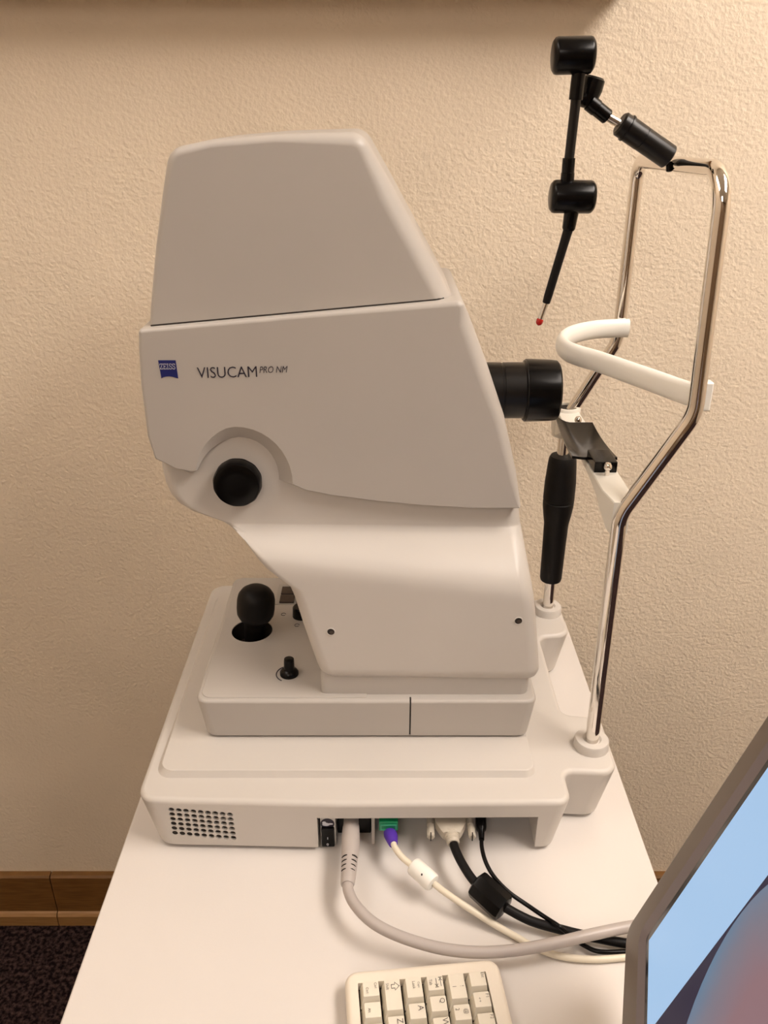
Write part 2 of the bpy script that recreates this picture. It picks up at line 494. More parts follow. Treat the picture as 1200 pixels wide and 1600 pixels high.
front_plate('divider', 580.5, 1276, 585.5, 1326, .684, .06, M['body'], base)
g = UY(607, 1292, .676)
gp = box('keyboard_port', g.x - .0105, g.x + .0105, .676, .742, g.z - .006, g.z + .007, M['green'], base, .001, label='green keyboard socket block')
bm = bmesh.new()
for (u0, u1, v0, v1) in ((-.0088, .0088, .0022, .0034), (-.0088, .0088, -.0046, -.0034), (-.0088, -.0076, -.0034, .0022), (.0076, .0088, -.0034, .0022)):
    add_box(bm, g.x + u0, g.x + u1, .6752, .6762, g.z + v0, g.z + v1)
finish('port_outline', bm, M['green_light'], gp, smooth=0)

# --- carriage on the deck
CF, CB = .7665, 2 * YC - .7665
CZ0, CZ1 = DZ + .0035, TZ + .139
split = .0305
x0, x1 = -.2175, .1765
carL = slab('carriage', [(x0, CF, .014), (x1, CF, .012), (x1, CB, .012), (x0, CB, .014)], CZ0, CZ1, B, fc, top=.004,
            pts_bot=[(x0 + .006, CF + .004, .014), (x1 - .006, CF + .004, .012), (x1 - .006, CB - .004, .012), (x0 + .006, CB - .004, .014)], label='grey carriage block carrying the joystick')
bm = bmesh.new(); add_box(bm, split - .0009, split + .0009, CF - .01, CF + .008, CZ0 - .01, CZ1 + .01)
boolean_cut(carL, finish('cutter', bm, B, None, smooth=0))
bm = bmesh.new()
add_loops(bm, [[(x, CF + .0045, CZ0 + .001), (x, CF + .008, CZ0 + .001), (x, CF + .008, CZ1 - .0005), (x, CF + .0045, CZ1 - .0005), (x, CF + .0015, CZ1 - .006)] for x in (split - .0009, split + .0009)])
finish('joint_gap', bm, M['dark'], carL, smooth=0, label='dark joint line down the carriage front')
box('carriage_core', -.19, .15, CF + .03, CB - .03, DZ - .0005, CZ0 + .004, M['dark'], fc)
# narrow ridge line along the front rim of the carriage
pan = slab('control_panel', [(-.2125, CF + .006, .012), (-.02, CF + .006, .002), (-.02, CB - .006, .002), (-.2125, CB - .006, .012)], CZ1 - .003, CZ1 + .0012, B, carL, top=.001)
PZ = CZ1 + .0012

# joystick
jp = UZ(394, 985, PZ)
bm = bmesh.new()
bmj = lathe('joystick_well', (jp.x, jp.y, PZ - .03), (0, 0, 1), [(0, .0255), (.031, .0265)], M['dark'], None, 36)
cut = bmj.copy(); cut.data = bmj.data.copy(); link(cut); boolean_cut(pan, cut)
cut = bmj.copy(); cut.data = bmj.data.copy(); link(cut); boolean_cut(carL, cut)
bpy.data.objects.remove(bmj, do_unlink=True)
bm = bmesh.new()
add_loops(bm, [[(jp.x + r * math.cos(k * math.pi / 18), jp.y + r * math.sin(k * math.pi / 18), z) for k in range(36)] for r, z in ((.0261, PZ - .001), (.0252, PZ - .026))], False, True)
finish('joystick_well', bm, M['dark'], carL, label='round dark well around the joystick')
jax = Vector((.10, .02, 1)).normalized()
js = lathe('joystick', (jp.x + .001, jp.y, PZ - .024), jax, [(0, .012), (.026, .0135), (.036, .0142), (.039, .0155), (.044, .0205), (.050, .0236), (.058, .0244), (.070, .0242), (.077, .0228), (.083, .0190), (.087, .0135), (.0885, .008), (.089, .002)], M['black_matte'], fc, 36, label='black joystick knob standing in its well', smooth=50)
# small focus trim knob
kp = UZ(452, 1053, PZ)
lathe('trim_knob', (kp.x, kp.y, PZ - .001), (.03, .0, 1), [(0, .0112), (.004, .0112), (.007, .009), (.0085, .0065), (.020, .0062), (.0228, .0058), (.0232, .002)], M['black'], fc, 28, label='small black trim knob on the carriage', smooth=45)
bm = bmesh.new()
pts = [(kp.x + .0155 * math.cos(math.radians(a)), kp.y + .0155 * math.sin(math.radians(a)), PZ + .0004) for a in range(120, 241, 10)]
add_tube(bm, pts, .0006, 6); finish('knob_scale_arc', bm, M['ink'], carL)
# button pad
def pad_pt(px, py): return UZ(px, py, PZ)
a, b = pad_pt(430, 913.5), pad_pt(470, 945)
qa = pad_pt(432, 945); qb = pad_pt(432, 914)
plate = box('button_plate', qa.x - .002, qa.x + .050, qa.y, qb.y, PZ - .001, PZ + .0012, M['key_plate'], carL, .0005)
for (y0, y1) in ((qa.y + .002, qa.y + .0205), (qa.y + .024, qa.y + .0435)):
    for (x0, x1) in ((qa.x + .0035, qa.x + .0235), (qa.x + .027, qa.x + .047)):
        k = box('button', x0, x1, y0, y1, PZ, PZ + .0035, M['brown_key'], plate, .0008)
        text_part('button_mark', 'o', M['ink_grey'], k, ((x0 + x1) / 2, (y0 + y1) / 2, PZ + .0035), (1, 0, 0), (0, 1, 0), height=.004, center=True)
for px, py in ((443, 960), (464, 977)):
    q = pad_pt(px, py)
    bm = bmesh.new()
    add_tube(bm, [(q.x + .003 * math.cos(k * math.pi / 8), q.y + .003 * math.sin(k * math.pi / 8), PZ + .0002) for k in range(15)], .0004, 6)
    finish('panel_symbol', bm, M['ink'], carL)
q = pad_pt(467, 962)
lathe('selector_knob', (q.x + .004, q.y, PZ - .001), (0, 0, 1), [(0, .0125), (.014, .0118), (.016, .010), (.0162, .002)], M['black'], fc, 28)

# pedestal
pdl = slab('pedestal', [(-.0735, .779, .006), (.168, .779, .01), (.168, 2 * YC - .779, .01), (-.0735, 2 * YC - .779, .006)], CZ1 - .006, TZ + .178, B, fc, top=.002)

# --- neck housing (lofted)
YT, YN = .8235, .7725
lev = [  # left px, right px, Y near
    ((240, 640), (795, 720), YT), ((247, 700), (810, 770), YT), ((249, 735), (813, 796), YT), ((254, 758), (813.5, 803), YT), ((262, 776), (814, 808), YT), ((274, 789), (814.5, 813), YT),
    ((292, 800), (815, 817), YT), ((340, 817), (815.5, 822), YT), ((352, 824), (816, 826), YT - .002), ((362, 833), (818, 834), YT - .010),
    ((376, 848), (825, 872), YN + .018), ((388, 864), (831, 905), YN + .006), ((398, 878), (835, 925), YN + .0015), ((412, 893), (837, 938), YN), ((430, 907), (838, 948), YN),
    ((450, 922), (839.5, 960), YN), ((459, 942), (840.5, 975), YN), ((472, 983), (842.5, 1003), YN), ((494, 1045), (845.5, 1048), YN), ((498, 1053), (845, 1055), YN + .002), ((504, 1057), (842, 1060), YN + .006)]
loops = []
NC = 6
for (lp, rp, yn) in lev:
    l = UY(*lp, yn); r = UY(*rp, yn); yf = 2 * YC - yn
    rad = .016
    dirv = (r - l); Lh = dirv.length; dx = dirv / Lh
    def P(s, y): return (l.x + dx.x * s, y, l.z + dx.z * s)
    lp_ = []
    for (cs, cy, a0) in ((rad, yn + rad, 180), (Lh - rad, yn + rad, 270), (Lh - rad, yf - rad, 0), (rad, yf - rad, 90)):
        for k in range(NC + 1):
            a = math.radians(a0 + 90 * k / NC)
            lp_.append(P(cs + rad * math.cos(a), cy + rad * math.sin(a)))
    loops.append(lp_)
bm = bmesh.new(); add_loops(bm, loops)
neck = finish('neck_housing', bm, BL, fc, smooth=60, wn=True)
for px, py in ((517, 987), (810, 970)):
    c = UY(px, py, YN)
    rg = lathe('screw_hole', (c.x, YN + .001, c.z), (0, -1, 0), [(0, .0050), (.0016, .0050), (.0018, .0042), (.0008, .0040)], M['body_light'], neck, 24, label='recessed screw hole')
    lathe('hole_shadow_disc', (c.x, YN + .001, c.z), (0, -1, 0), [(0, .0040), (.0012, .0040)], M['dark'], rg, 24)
    lathe('screw_head', (c.x + .0008, YN + .001, c.z - .0008), (0, -1, 0), [(0, .0022), (.0014, .0022)], M['brown_key'], rg, 16)

# --- head housing
YH = .811
def hp(px, py, r, i=.004, d=.004):
    x, z = XZ(px, py, YH + .004); return (x, z, r, i, d)
arc = []
for a in range(0, 163, 9):
    ca, sa = math.cos(math.radians(a)), math.sin(math.radians(a))
    k_ = 1 if a < 95 else max(.12, (165 - a) / 70)
    arc.append(hp(370 + 64 * ca, 754 - 66 * sa, 0, .0165 * k_, .0130 * k_) + ((ca, sa),))
outline = [hp(217, 514, .004), hp(470, 491, 0), hp(722, 468, .008, .006, .006), hp(736, 500, 0, .014, .016), hp(762, 570, 0, .015, .018), hp(790, 655, 0, .013, .018),
           hp(808, 740, 0, .010, .014), hp(814, 790, .002, .004, .008), hp(812, 793, 0, .002, .004), hp(740, 792, 0, .001, .002), hp(660, 787.5, 0, .001, .002), hp(590, 781, 0, .001, .002), hp(520, 772, 0, .001, .002), hp(478, 764, 0, .001, .002)] + arc + [hp(300, 738, 0, .004, .003), hp(278, 731, 0, .001, .002), hp(243, 716, .004, .003, .004), hp(231, 680, 0, .004, .005), hp(221, 600, 0), hp(217.5, 545, 0)]
head = prism_y('head_housing', outline, YH, 2 * YC - YH, B, fc)
# hood
YO = .8225
def op(px, py, r, i, d):
    x, z = XZ(px, py, YO + .006); return (x, z, r, i, d)
hood_pts = [op(233, 560, 0, .002, .006), op(234, 520, 0, .005, .006), op(236, 480, 0, .005, .006), op(244, 385, 0, .006, .007), op(255, 295, 0, .007, .008), op(264, 232, .020, .008, .009), op(330, 218, 0, .007, .009),
            op(430, 209.5, 0, .007, .010), op(566, 205, .020, .012, .014), op(617, 296, 0, .018, .022), op(660, 376, 0, .018, .022), op(703, 456, 0, .018, .022), op(722, 492, 0, .018, .022), op(722, 545, 0, .002, .022)]
hood = prism_y('hood', hood_pts, YO, 2 * YC - YO, B, fc, seg=7, label='upper hood of the camera head')
# joint line below the hood
def seam(name, pts, Y, r, parent):
    tube(name, [UY(px, py, Y) for px, py in pts], r, M['dark'], parent, 6)
ja, jb = XZ(217, 514, YH + .004), XZ(722, 468, YH + .004)
def ledge_z(x): return ja[1] + (jb[1] - ja[1]) * (x - ja[0]) / (jb[0] - ja[0])
jx = [XZ(236, 511, YO)[0] + (XZ(676, 468, YO)[0] - XZ(236, 511, YO)[0]) * k / 8 for k in range(9)]
jpts = [(x, YO - .0001, ledge_z(x) + .0006) for x in jx]
for k in range(1, 6):
    a_ = math.pi / 2 * k / 5
    x_ = jx[-1] + .018 * math.sin(a_); jpts.append((x_, YO - .0001 + .022 * (1 - math.cos(a_)), ledge_z(x_) + .0006))
tube('hood_joint', jpts, .0008, M['dark'], head, 6)

# brand logo and lettering on the head
Yf = YH - .0004
c0 = UY(247, 563, Yf); c1 = UY(277.5, 591.5, Yf)
x0, x1, z1, z0 = c0.x, c1.x, c0.z, c1.z
bm = bmesh.new()
front = [(x0, z1), (x1, z1), (x1 + .0006, z0)] + [(x1 - (x1 - x0) * k / 10, z0 + .0022 * math.sin(math.pi * k / 10)) for k in range(1, 10)] + [(x0 + .0012, z0)]
add_loops(bm, [[(x, Yf + .0012, z) for x, z in front], [(x, Yf, z) for x, z in front]])
logo = finish('logo_badge', bm, M['logo_blue'], head, smooth=0, label='blue square maker badge reading ZEISS')
# slab-serif letters drawn with strokes on a 5 x 7 grid
GLY = {'Z': [((0, 7), (5, 7)), ((5, 7), (0, 0)), ((0, 0), (5, 0)), ((0, 7), (0, 5.4)), ((5, 0), (5, 1.6))],
       'E': [((1, 0), (1, 7)), ((0, 7), (5, 7)), ((0, 0), (5, 0)), ((1, 3.6), (3.6, 3.6)), ((5, 7), (5, 5.5)), ((5, 0), (5, 1.5))],
       'I': [((1.5, 0), (1.5, 7)), ((0, 7), (3, 7)), ((0, 0), (3, 0))],
       'S': [((4.6, 5.4), (4.6, 7)), ((4.6, 6.4), (3.2, 7)), ((3.2, 7), (1.2, 7)), ((1.2, 7), (0.3, 6)), ((0.3, 6), (0.5, 4.6)), ((0.5, 4.6), (4.2, 2.8)), ((4.2, 2.8), (4.6, 1.2)), ((4.6, 1.2), (3.6, 0)), ((3.6, 0), (1.4, 0)), ((1.4, 0), (0.2, .8)), ((0.2, 0), (0.2, 1.8))]}
bm = bmesh.new()
pen = 0; lw = .72
adv = {'Z': 6.4, 'E': 6.4, 'I': 4.5, 'S': 6.2}
total = sum(adv[c] for c in 'ZEISS') - 1.3
sx_ = (x1 - x0) * .86 / total; sz_ = .0052 / 7
ox, oz = x0 + (x1 - x0) * .075, z1 - (z1 - z0) * .47
for ch in 'ZEISS':
    for (ax, az), (bx_, bz_) in GLY[ch]:
        A = Vector((ax, az)); Bv = Vector((bx_, bz_)); d = (Bv - A).normalized(); nrm = Vector((-d.y, d.x)) * lw / 2
        A = A - d * lw / 2; Bv = Bv + d * lw / 2
        q = [A + nrm, Bv + nrm, Bv - nrm, A - nrm]
        bm.faces.new([bm.verts.new((ox + (pen + p.x) * sx_, Yf - .0003, oz + p.y * sz_)) for p in q])
    pen += adv[ch]
finish('logo_letters', bm, M['logo_white'], logo, smooth=0)
a = UY(309, 591, Yf); b = UY(402, 588, Yf)
ux = Vector((1, 0, .022))
text_part('model_lettering', 'VISUCAM', M['ink'], head, (a.x, Yf + .0002, a.z), ux, (0, 0, 1), width=b.x - a.x, height=.0112, off=-.004, label='dark lettering VISUCAM')
a = UY(405.5, 583, Yf); b = UY(451, 580, Yf)
text_part('model_lettering', 'PRO NM', M['ink'], head, (a.x, Yf + .0002, a.z), ux, (0, 0, 1), width=(b.x - a.x) * .93, height=.0068, shear=.18, off=-.004, label='small raised italic lettering PRO NM')

# focus knob on the side
kc = UY(368.5, 761, .805)
lathe('focus_knob', (kc.x, YT + .004, kc.z), (0, -1, 0), [(0, .0255), (.006, .0256), (.007, .0246), (.008, .0262), (.0165, .0258), (.0190, .0243), (.0200, .0215), (.0192, .012), (.0192, .001)], M['black'], fc, 60, label='round black focusing knob', flute=(.0255, .02, 12), smooth=40)
# lens
lz = UY(815, 610, YC).z
lens = lathe('lens_barrel', (.075, YC, lz), (1, 0, 0), [(0, .0315), (.056, .0315), (.0565, .0308), (.0585, .0308), (.059, .0315), (.082, .0315), (.083, .034), (.085, .0348)], M['black_metal'], fc, 48, label='black lens barrel at the patient side')
rim = lathe('lens_hood', (.158, YC, lz), (1, 0, 0), [(0, .0330), (.0015, .0352), (.008, .0352), (.030, .0343), (.036, .0335), (.038, .0315), (.036, .029), (.020, .026), (.020, .001)], M['black'], lens, 48)
lathe('front_glass', (.172, YC, lz), (1, 0, 0), [(0, .0262), (.008, .0262), (.010, .018), (.011, .002)], M['black_gloss'], lens, 40)

# --- chin and forehead rest
HX = .2445; YNr, YFr = .765, 1.057
prof = [(HX, TZ + .076), (HX - .002, 1.128), (.2985, 1.222 + .012), (.2995, 1.30), (.2945, 1.452)]
R_ = .0078
path = []
n0 = [(HX, YNr, TZ + .073, 0), (.2415, YNr, 1.128, .045), (.3005, YNr, 1.236, .050), (.2915, YNr, 1.4545, .034), (.2985, YFr, 1.4475, .022), (.3005, YFr, 1.236, .050), (.2435, YFr, 1.128, .045), (HX, YFr, TZ + .073, 0)]
tb_ = tube('headrest_tube', arc_path(n0, 12), R_, M['chrome'], fc, 24, label='bent chrome tube of the headrest frame')
for y in (YNr, YFr):
    lathe('post_collar', (HX, y, BZ - .001), (0, 0, 1), [(0, .0205), (.011, .0198), (.0125, .0188), (.0125, .011), (.010, .0085)], BL, fc, 36, label='plastic collar at the foot of the chrome post')
gp0 = UY(876, 712, YFr); gp1 = UY(859.5, 907, YFr)
ax = (gp0 - gp1); gl = ax.length
lathe('height_grip', (HX, YFr, gp1.z), (0, 0, 1), [(0, .0115), (.002, .0148), (.006, .0158), (gl * .30, .0165), (gl * .48, .0172), (gl * .55, .0195), (gl * .62, .0213), (gl * .655, .0215), (gl * .66, .0208), (gl * .668, .0208), (gl * .673, .0217), (gl * .80, .0214), (gl * .92, .0198), (gl * .975, .0188), (gl, .0165), (gl + .0005, .008)], M['black_matte'], fc, 36, label='black rubber height-adjustment grip on the far post', smooth=30)
# chin bar
CT = 1.142
bm = bmesh.new(); loops = []
for y, zb in ((1.076, 1.108), (1.058, 1.107), (1.040, 1.112), (1.015, 1.124), (.98, 1.1325), (.94, 1.1355), (.895, 1.1355), (.853, 1.133), (.814, 1.127), (.795, 1.119), (.782, 1.111), (.776, 1.1075), (.769, 1.106), (.764, 1.106)):
    k_ = max(0, min(1, (.795 - y) / .03)); xl, xr = .2285 + .0048 * k_, .2575 - .0070 * k_
    loops.append([(xl, y, zb), (xl, y, CT - .001), (xl + .001, y, CT), (xr - .001, y, CT), (xr, y, CT - .001), (xr, y, zb)])
add_loops(bm, loops)
barp = finish('chin_rest_bar', bm, M['bracket'], fc, smooth=30, label='off-white arched bar between the two posts')
lathe('bar_sleeve', (HX - .0005, YFr, 1.106), (0, 0, 1), [(0, .0175), (.038, .0175), (.040, .0165), (.040, .0135), (.030, .0125)], M['bracket'], barp, 36, label='round sleeve clamped to the far post')
lathe('sleeve_bore', (HX - .0005, YFr, 1.135), (0, 0, 1), [(0, .0134), (.0085, .0134)], M['dark'], barp, 28)
for px, py in ((.2425, .986), (.243, .835)):
    lathe('paper_pin', (px, py, CT - .002), (0, 0, 1), [(0, .0026), (.009, .0026), (.0095, .004), (.0115, .0046), (.0140, .0042), (.016, .0028), (.0168, .0006)], M['chrome'], fc, 20, label='chrome chin-paper pin')
# chin cup
def cup_z(x, y):
    u = (y - .915) / .058
    return 1.1475 + .0050 * max(0, u) ** 2 + .003 * max(0, -u) ** 2 + .011 * max(0, (.232 - x) / .022) ** 2 * (0.55 + .45 * u)
bm = bmesh.new(); nx, ny = 10, 16; top = []; bot = []
for j in range(ny + 1):
    y = .868 + (.975 - .868) * j / ny
    rt_, rb_ = [], []
    for i in range(nx + 1):
        x = .2105 + (.258 - .2105) * i / nx + (.004 * (1 - j / ny) if i else 0)
        z = cup_z(x, y)
        rt_.append(bm.verts.new((x, y, z))); rb_.append(bm.verts.new((x + .0004, y, z - .0032)))
    top.append(rt_); bot.append(rb_)
for j in range(ny):
    for i in range(nx):
        bm.faces.new((top[j][i], top[j][i + 1], top[j + 1][i + 1], top[j + 1][i]))
        bm.faces.new((bot[j][i], bot[j + 1][i], bot[j + 1][i + 1], bot[j][i + 1]))
for j in range(ny):
    bm.faces.new((top[j][0], top[j + 1][0], bot[j + 1][0], bot[j][0])); bm.faces.new((top[j][nx], bot[j][nx], bot[j + 1][nx], top[j + 1][nx]))
for i in range(nx):
    bm.faces.new((top[0][i], bot[0][i], bot[0][i + 1], top[0][i + 1])); bm.faces.new((top[ny][i], top[ny][i + 1], bot[ny][i + 1], bot[ny][i]))
cup = finish('chin_cup', bm, M['black_gloss'], fc, smooth=50, label='glossy black curved chin cup')
box('cup_mount', .2305, .2555, .8415, .8800, CT - .0005, CT + .0125, M['black_gloss'], cup, .0012)
box('cup_mount', .2305, .2520, .935, .965, CT - .0005, CT + .0035, M['black_gloss'], cup, .0012)
# forehead band
bp = [(.3085, 1.0475), (.288, 1.0465), (.262, 1.0385), (.236, 1.019), (.218, .994), (.2085, .965), (.2095, .938), (.218, .917), (.235, .892), (.256, .853), (.278, .812), (.295, .779), (.302, .7745)]
bpath = catmull([(x, y, 1.2525) for x, y in bp], 6)
fb = tube('forehead_band', bpath, .0118, M['white_plastic'], fc, 20, label='white curved plastic forehead band', oval=(1.0, .60), upv=(0, 0, 1))
for (x, y, s) in ((.3095, .7720, -1),):
    box('band_clip', x - .0055, x + .0055, y - .006, y + .006, 1.238, 1.267, M['white_plastic'], fb, .0022)
# --- external fixation lamp on its jointed arm
YA = .905
def A(px, py, Y=YA): return UY(px, py, Y)
def rod(name, a, b, prof, m, parent=fc, label=None, sides=24):
    a = Vector(a); b = Vector(b); L_ = (b - a).length
    return lathe(name, a, b - a, [(t * L_, r) for t, r in prof], m, parent, sides, label)
mount = rod('fixation_mount', A(1046, 246), A(968, 192), [(0, .0105), (.02, .0118), (.55, .0118), (.552, .0112), (.558, .0112), (.56, .0120), (.83, .0120), (.832, .0130), (.86, .0130), (.865, .0118), (.97, .0118), (1.0, .0098), (1.001, .002)], M['black_metal'], label='black clamp barrel of the fixation lamp on the crossbar')
lathe('mount_screw', A(1046, 262, YA), (0.15, 0, -1), [(-.006, .0035), (.003, .0035), (.004, .002)], M['black'], mount, 16)
rod('fixation_rod', A(975, 197), A(942, 178), [(0, .0042), (1, .0042)], M['steel'], label='short steel rod of the fixation arm')
rod('rod_socket', A(950, 183.5), A(921, 160), [(0, .0062), (.05, .0072), (.6, .0072), (.62, .0078), (1, .0078)], M['black'])
rod('pivot_block', A(914, 169, YA + .004), A(930, 120, YA + .004), [(0, .006), (.06, .0085), (.4, .0100), (.62, .0110), (.93, .0105), (1, .0085)], M['black'], label='black pivot joint of the fixation arm')
lathe('pivot_cap', A(893, 157), (1, 0, .2), [(0, .005), (.003, .006), (.014, .006)], M['black'], fc, 20)
def knuckle(name, pa, pb, r, lab):
    return rod(name, pa, pb, [(0, r * .55), (.02, r * .80), (.07, r * .96), (.12, r), (.88, r), (.93, r * .96), (.98, r * .80), (1, r * .55)], M['black'], label=lab, sides=36)
YK = .885
knuckle('joint_knuckle', A(862.5, 87.5, YK), A(929, 86, YK), .0160, 'upper black joint knob of the fixation arm')
rod('arm_sleeve', A(905.5, 105, YK), A(899.5, 156, YK), [(0, .0066), (1, .0066)], M['black'])
rod('arm_rod', A(901, 146, YK), A(887, 268, YK), [(0, .0048), (1, .0048)], M['black_metal'])
rod('arm_sleeve', A(889, 247, YK), A(885.5, 292, YK), [(0, .0062), (.5, .0062), (.51, .0067), (1, .0067)], M['black'])
knuckle('joint_knuckle', A(859, 307, YK), A(929.5, 308, YK), .0158, 'lower black joint knob of the fixation arm')
rod('arm_sleeve', A(894, 325, YK), A(888, 360, YK), [(0, .0075), (.9, .0066), (1, .0055)], M['black'])
rod('lamp_wand', A(889, 355, YK), A(853, 474, YK), [(0, .0050), (.25, .0046), (.9, .0044), (.99, .0040), (1, .003)], M['black_matte'], label='thin black wand of the fixation lamp')
led = rod('lamp_tip_tube', A(854, 471, YK), A(844, 500, YK), [(0, .0030), (1, .0030)], M['steel'], label='steel tube at the wand tip')
q0 = A(844.5, 498, YK); q1 = A(841, 508.5, YK)
rod('lamp_tip', q0, q1, [(0, .0030), (.2, .0038), (.6, .0037), (.85, .0026), (1, .0006)], M['red'], label='small red lamp tip')

# ------------------------------------------------------------------ cables
def cable_pts(lst, y=.55):
    # across the table, then over its right edge down to the carpet
    drop = [Vector((.2985, y, TZ + .0125)), Vector((.3125, y - .006, TZ - .012)), Vector((.318, y - .01, .60)), Vector((.322, y - .01, .30)), Vector((.332, y - .005, .05)), Vector((.36, y + .01, .009)), Vector((.46, y + .05, .008))]
    return catmull([UZ(px, py, z) for px, py, z in lst] + drop, 10)
# mains cable
pc = thing('power_cable', 'thick grey mains cable with moulded plug curving across the table', 'cable', (-.04, .62, TZ))
zc = .7835
path = [(548, 1288, zc), (548, 1300, zc), (547.5, 1318, zc), (547, 1337, zc), (546.5, 1342, zc)]
P0 = [UZ(*p) for p in path]
bm = bmesh.new()
plug_path = [UZ(549, 1270, zc - .004), UZ(548.6, 1287, zc), UZ(548.4, 1292, zc), UZ(548, 1305, zc), UZ(547.4, 1325, zc), UZ(546.6, 1340, zc), UZ(546.3, 1342, zc)]
add_tube(bm, plug_path, [.0080, .0085, .0092, .0098, .0097, .0090, .0085], 8, True, (.9, 1.0), (0, 0, 1))
finish('plug', bm, M['cable_grey'], pc, smooth=45, label='grey moulded plug')
bm = bmesh.new()
rel = [UZ(546.5, 1338, zc), UZ(545.5, 1352, zc), UZ(544.5, 1366, zc), UZ(543.2, 1380, zc), UZ(543, 1383, zc)]
add_tube(bm, rel, [.0088, .0086, .0080, .0074, .0066], 18)
sr = finish('strain_relief', bm, M['cable_grey'], pc, smooth=45, label='ribbed strain relief')
for k in range(4):
    for s in (-1, 1):
        c = UZ(546.4 - k * .75, 1344.5 + k * 6.8, zc); rr = .0089 - k * .0004
        bm = bmesh.new()
        add_tube(bm, [(c.x + s * rr * math.cos(t_), c.y, c.z + rr * math.sin(t_)) for t_ in (1.28, 1.0, .72, .45)], [.0006, .0009, .0009, .0006], 6)
        finish('relief_slot', bm, M['dark'], sr)
tube('cord', cable_pts([(544, 1376, zc), (544.5, 1392, .783), (556, 1415, .783), (585, 1443, .782), (630, 1465, .779), (690, 1482, .775), (750, 1488, .772), (810, 1484, .771), (870, 1473, .772), (930, 1459, .773), (985, 1448, .772), (1040, 1441, .768)], .56), .0057, M['cable_grey'], pc, 16)
# keyboard / PS2 cable
kcb = thing('keyboard_cable', 'thin cream cable with purple plug and white ferrite sleeve', 'cable', (.02, .66, TZ))
zz = .783
bm = bmesh.new()
add_tube(bm, [UZ(609, 1301, zz-.004), UZ(610, 1304, zz-.003), UZ(612, 1309, zz-.002), UZ(613, 1314, zz-.001), UZ(614.5, 1319, zz)], [.0070, .0074, .0070, .0060, .0048], 18)
finish('plug', bm, M['purple'], kcb, label='purple round plug')
tube('cord', cable_pts([(613.5, 1312, zz), (617, 1324, .783), (627, 1338, .782), (642, 1351, .780), (662, 1367, .777), (682, 1384, .775), (705, 1401, .772), (735, 1421, .766), (770, 1443, .759), (805, 1463, .7545), (840, 1482, .754), (880, 1495, .754), (930, 1499, .754), (985, 1495, .754), (1040, 1490, .754)], .485), .0034, M['cable_cream'], kcb, 12)
a, b = UZ(644.5, 1351, .780), UZ(677.5, 1381, .776)
fe = lathe('ferrite_sleeve', a, b - a, [(0, .0055), (.001, .0088), (.003, .0098), ((b - a).length - .003, .0098), ((b - a).length - .001, .0088), ((b - a).length, .0055)], M['white_plastic'], kcb, 20, label='white ferrite sleeve')
q = UZ(659, 1364, .789); lathe('sleeve_dimple', (q.x, q.y, q.z - .003), (0, -.3, 1), [(0, .0008), (.0022, .0008)], M['dark'], fe, 10)
# DVI cable
dv = thing('video_cable', 'black video cable with cream connector and black ferrite block', 'cable', (.07, .66, TZ))
zd = .782
c = UZ(704, 1290, zd)
# connector shell: trapezoid widening towards the socket
cx = c.x
def ysec(y, hw, hh, zc_): return [(cx + hw * max(-1, min(1, 1.25 * math.cos(k * math.pi / 10))), y, zc_ + hh * max(-1, min(1, 1.25 * math.sin(k * math.pi / 10)))) for k in range(20)]
bm = bmesh.new()
add_loops(bm, [ysec(.742, .0175, .0065, zd), ysec(.690, .0175, .0070, zd), ysec(.684, .0168, .0072, zd), ysec(.673, .0115, .0068, zd), ysec(.669, .0090, .0062, zd)])
cn = finish('connector', bm, M['dvi_shell'], dv, smooth=40, label='cream video connector shell')
bm = bmesh.new(); loops = []
pb, pe = Vector((cx, .674, zd)), UZ(708.5, 1319, zd)
for k in range(17):
    t = k / 16; p = pb.lerp(pe, t); rr = (.0078 - .0014 * t) * (1.07 if k % 4 in (1, 2) else .93)
    loops.append((p, rr))
add_tube(bm, [l[0] for l in loops], [l[1] for l in loops], 18)
finish('connector_boot', bm, M['dvi_shell'], cn, smooth=40)
for s in (-1, 1):
    th = lathe('thumb_screw', (cx + s * .0215, .71, zd), (s * .03, -1, 0), [(0, .0044), (.026, .0044), (.0265, .0038), (.029, .0036), (.031, .0044), (.042, .0044), (.043, .0034)], M['dvi_shell'], cn, 18, flute=(.0043, .08, 9))
    box('screw_slot', cx + s * .0228 - .0006, cx + s * .0228 + .0006, .6660, .670, zd - .0045, zd + .0045, M['dark'], cn)
tube('cord', cable_pts([(707.5, 1312, zd), (711, 1326, .782), (722, 1349, .781), (740, 1376, .779), (766, 1402, .774), (793, 1420, .768), (830, 1439, .762), (875, 1452, .760), (920, 1463, .759), (985, 1475, .758), (1040, 1479, .757)], .525), .0048, M['black_matte'], dv, 14)
a, b = UZ(743, 1379, .778), UZ(789, 1421, .770)
ax = (b - a).normalized(); L_ = (b - a).length
bm = bmesh.new()
add_tube(bm, [a, a + ax * .0015, a + ax * .004, b - ax * .004, b - ax * .0015, b], [.0110, .0142, .0150, .0150, .0142, .0110], 8, True, (1, 1))
finish('ferrite_block', bm, M['black'], dv, smooth=30, label='black ferrite block')
# thin black cable
tc_ = thing('thin_black_cable', 'thin black cable with small straight plug', 'cable', (.11, .66, TZ))
bm = bmesh.new(); ze = .784
add_tube(bm, [UZ(751, 1262, ze), UZ(751.5, 1291, ze), UZ(751.8, 1296, ze), UZ(752, 1299, ze), UZ(752.5, 1312, ze)], [.0062, .0062, .0055, .0036, .0030], 16)
finish('plug', bm, M['black'], tc_)
tube('cord', cable_pts([(752.3, 1308, ze), (753, 1325, .784), (759, 1347, .782), (772, 1370, .778), (795, 1394, .772), (825, 1415, .766), (850, 1432, .764), (873, 1447, .7685), (893, 1463, .7585), (914, 1478, .757), (938, 1487, .757), (985, 1487, .757), (1040, 1487, .757)], .505), .0023, M['black'], tc_, 10)

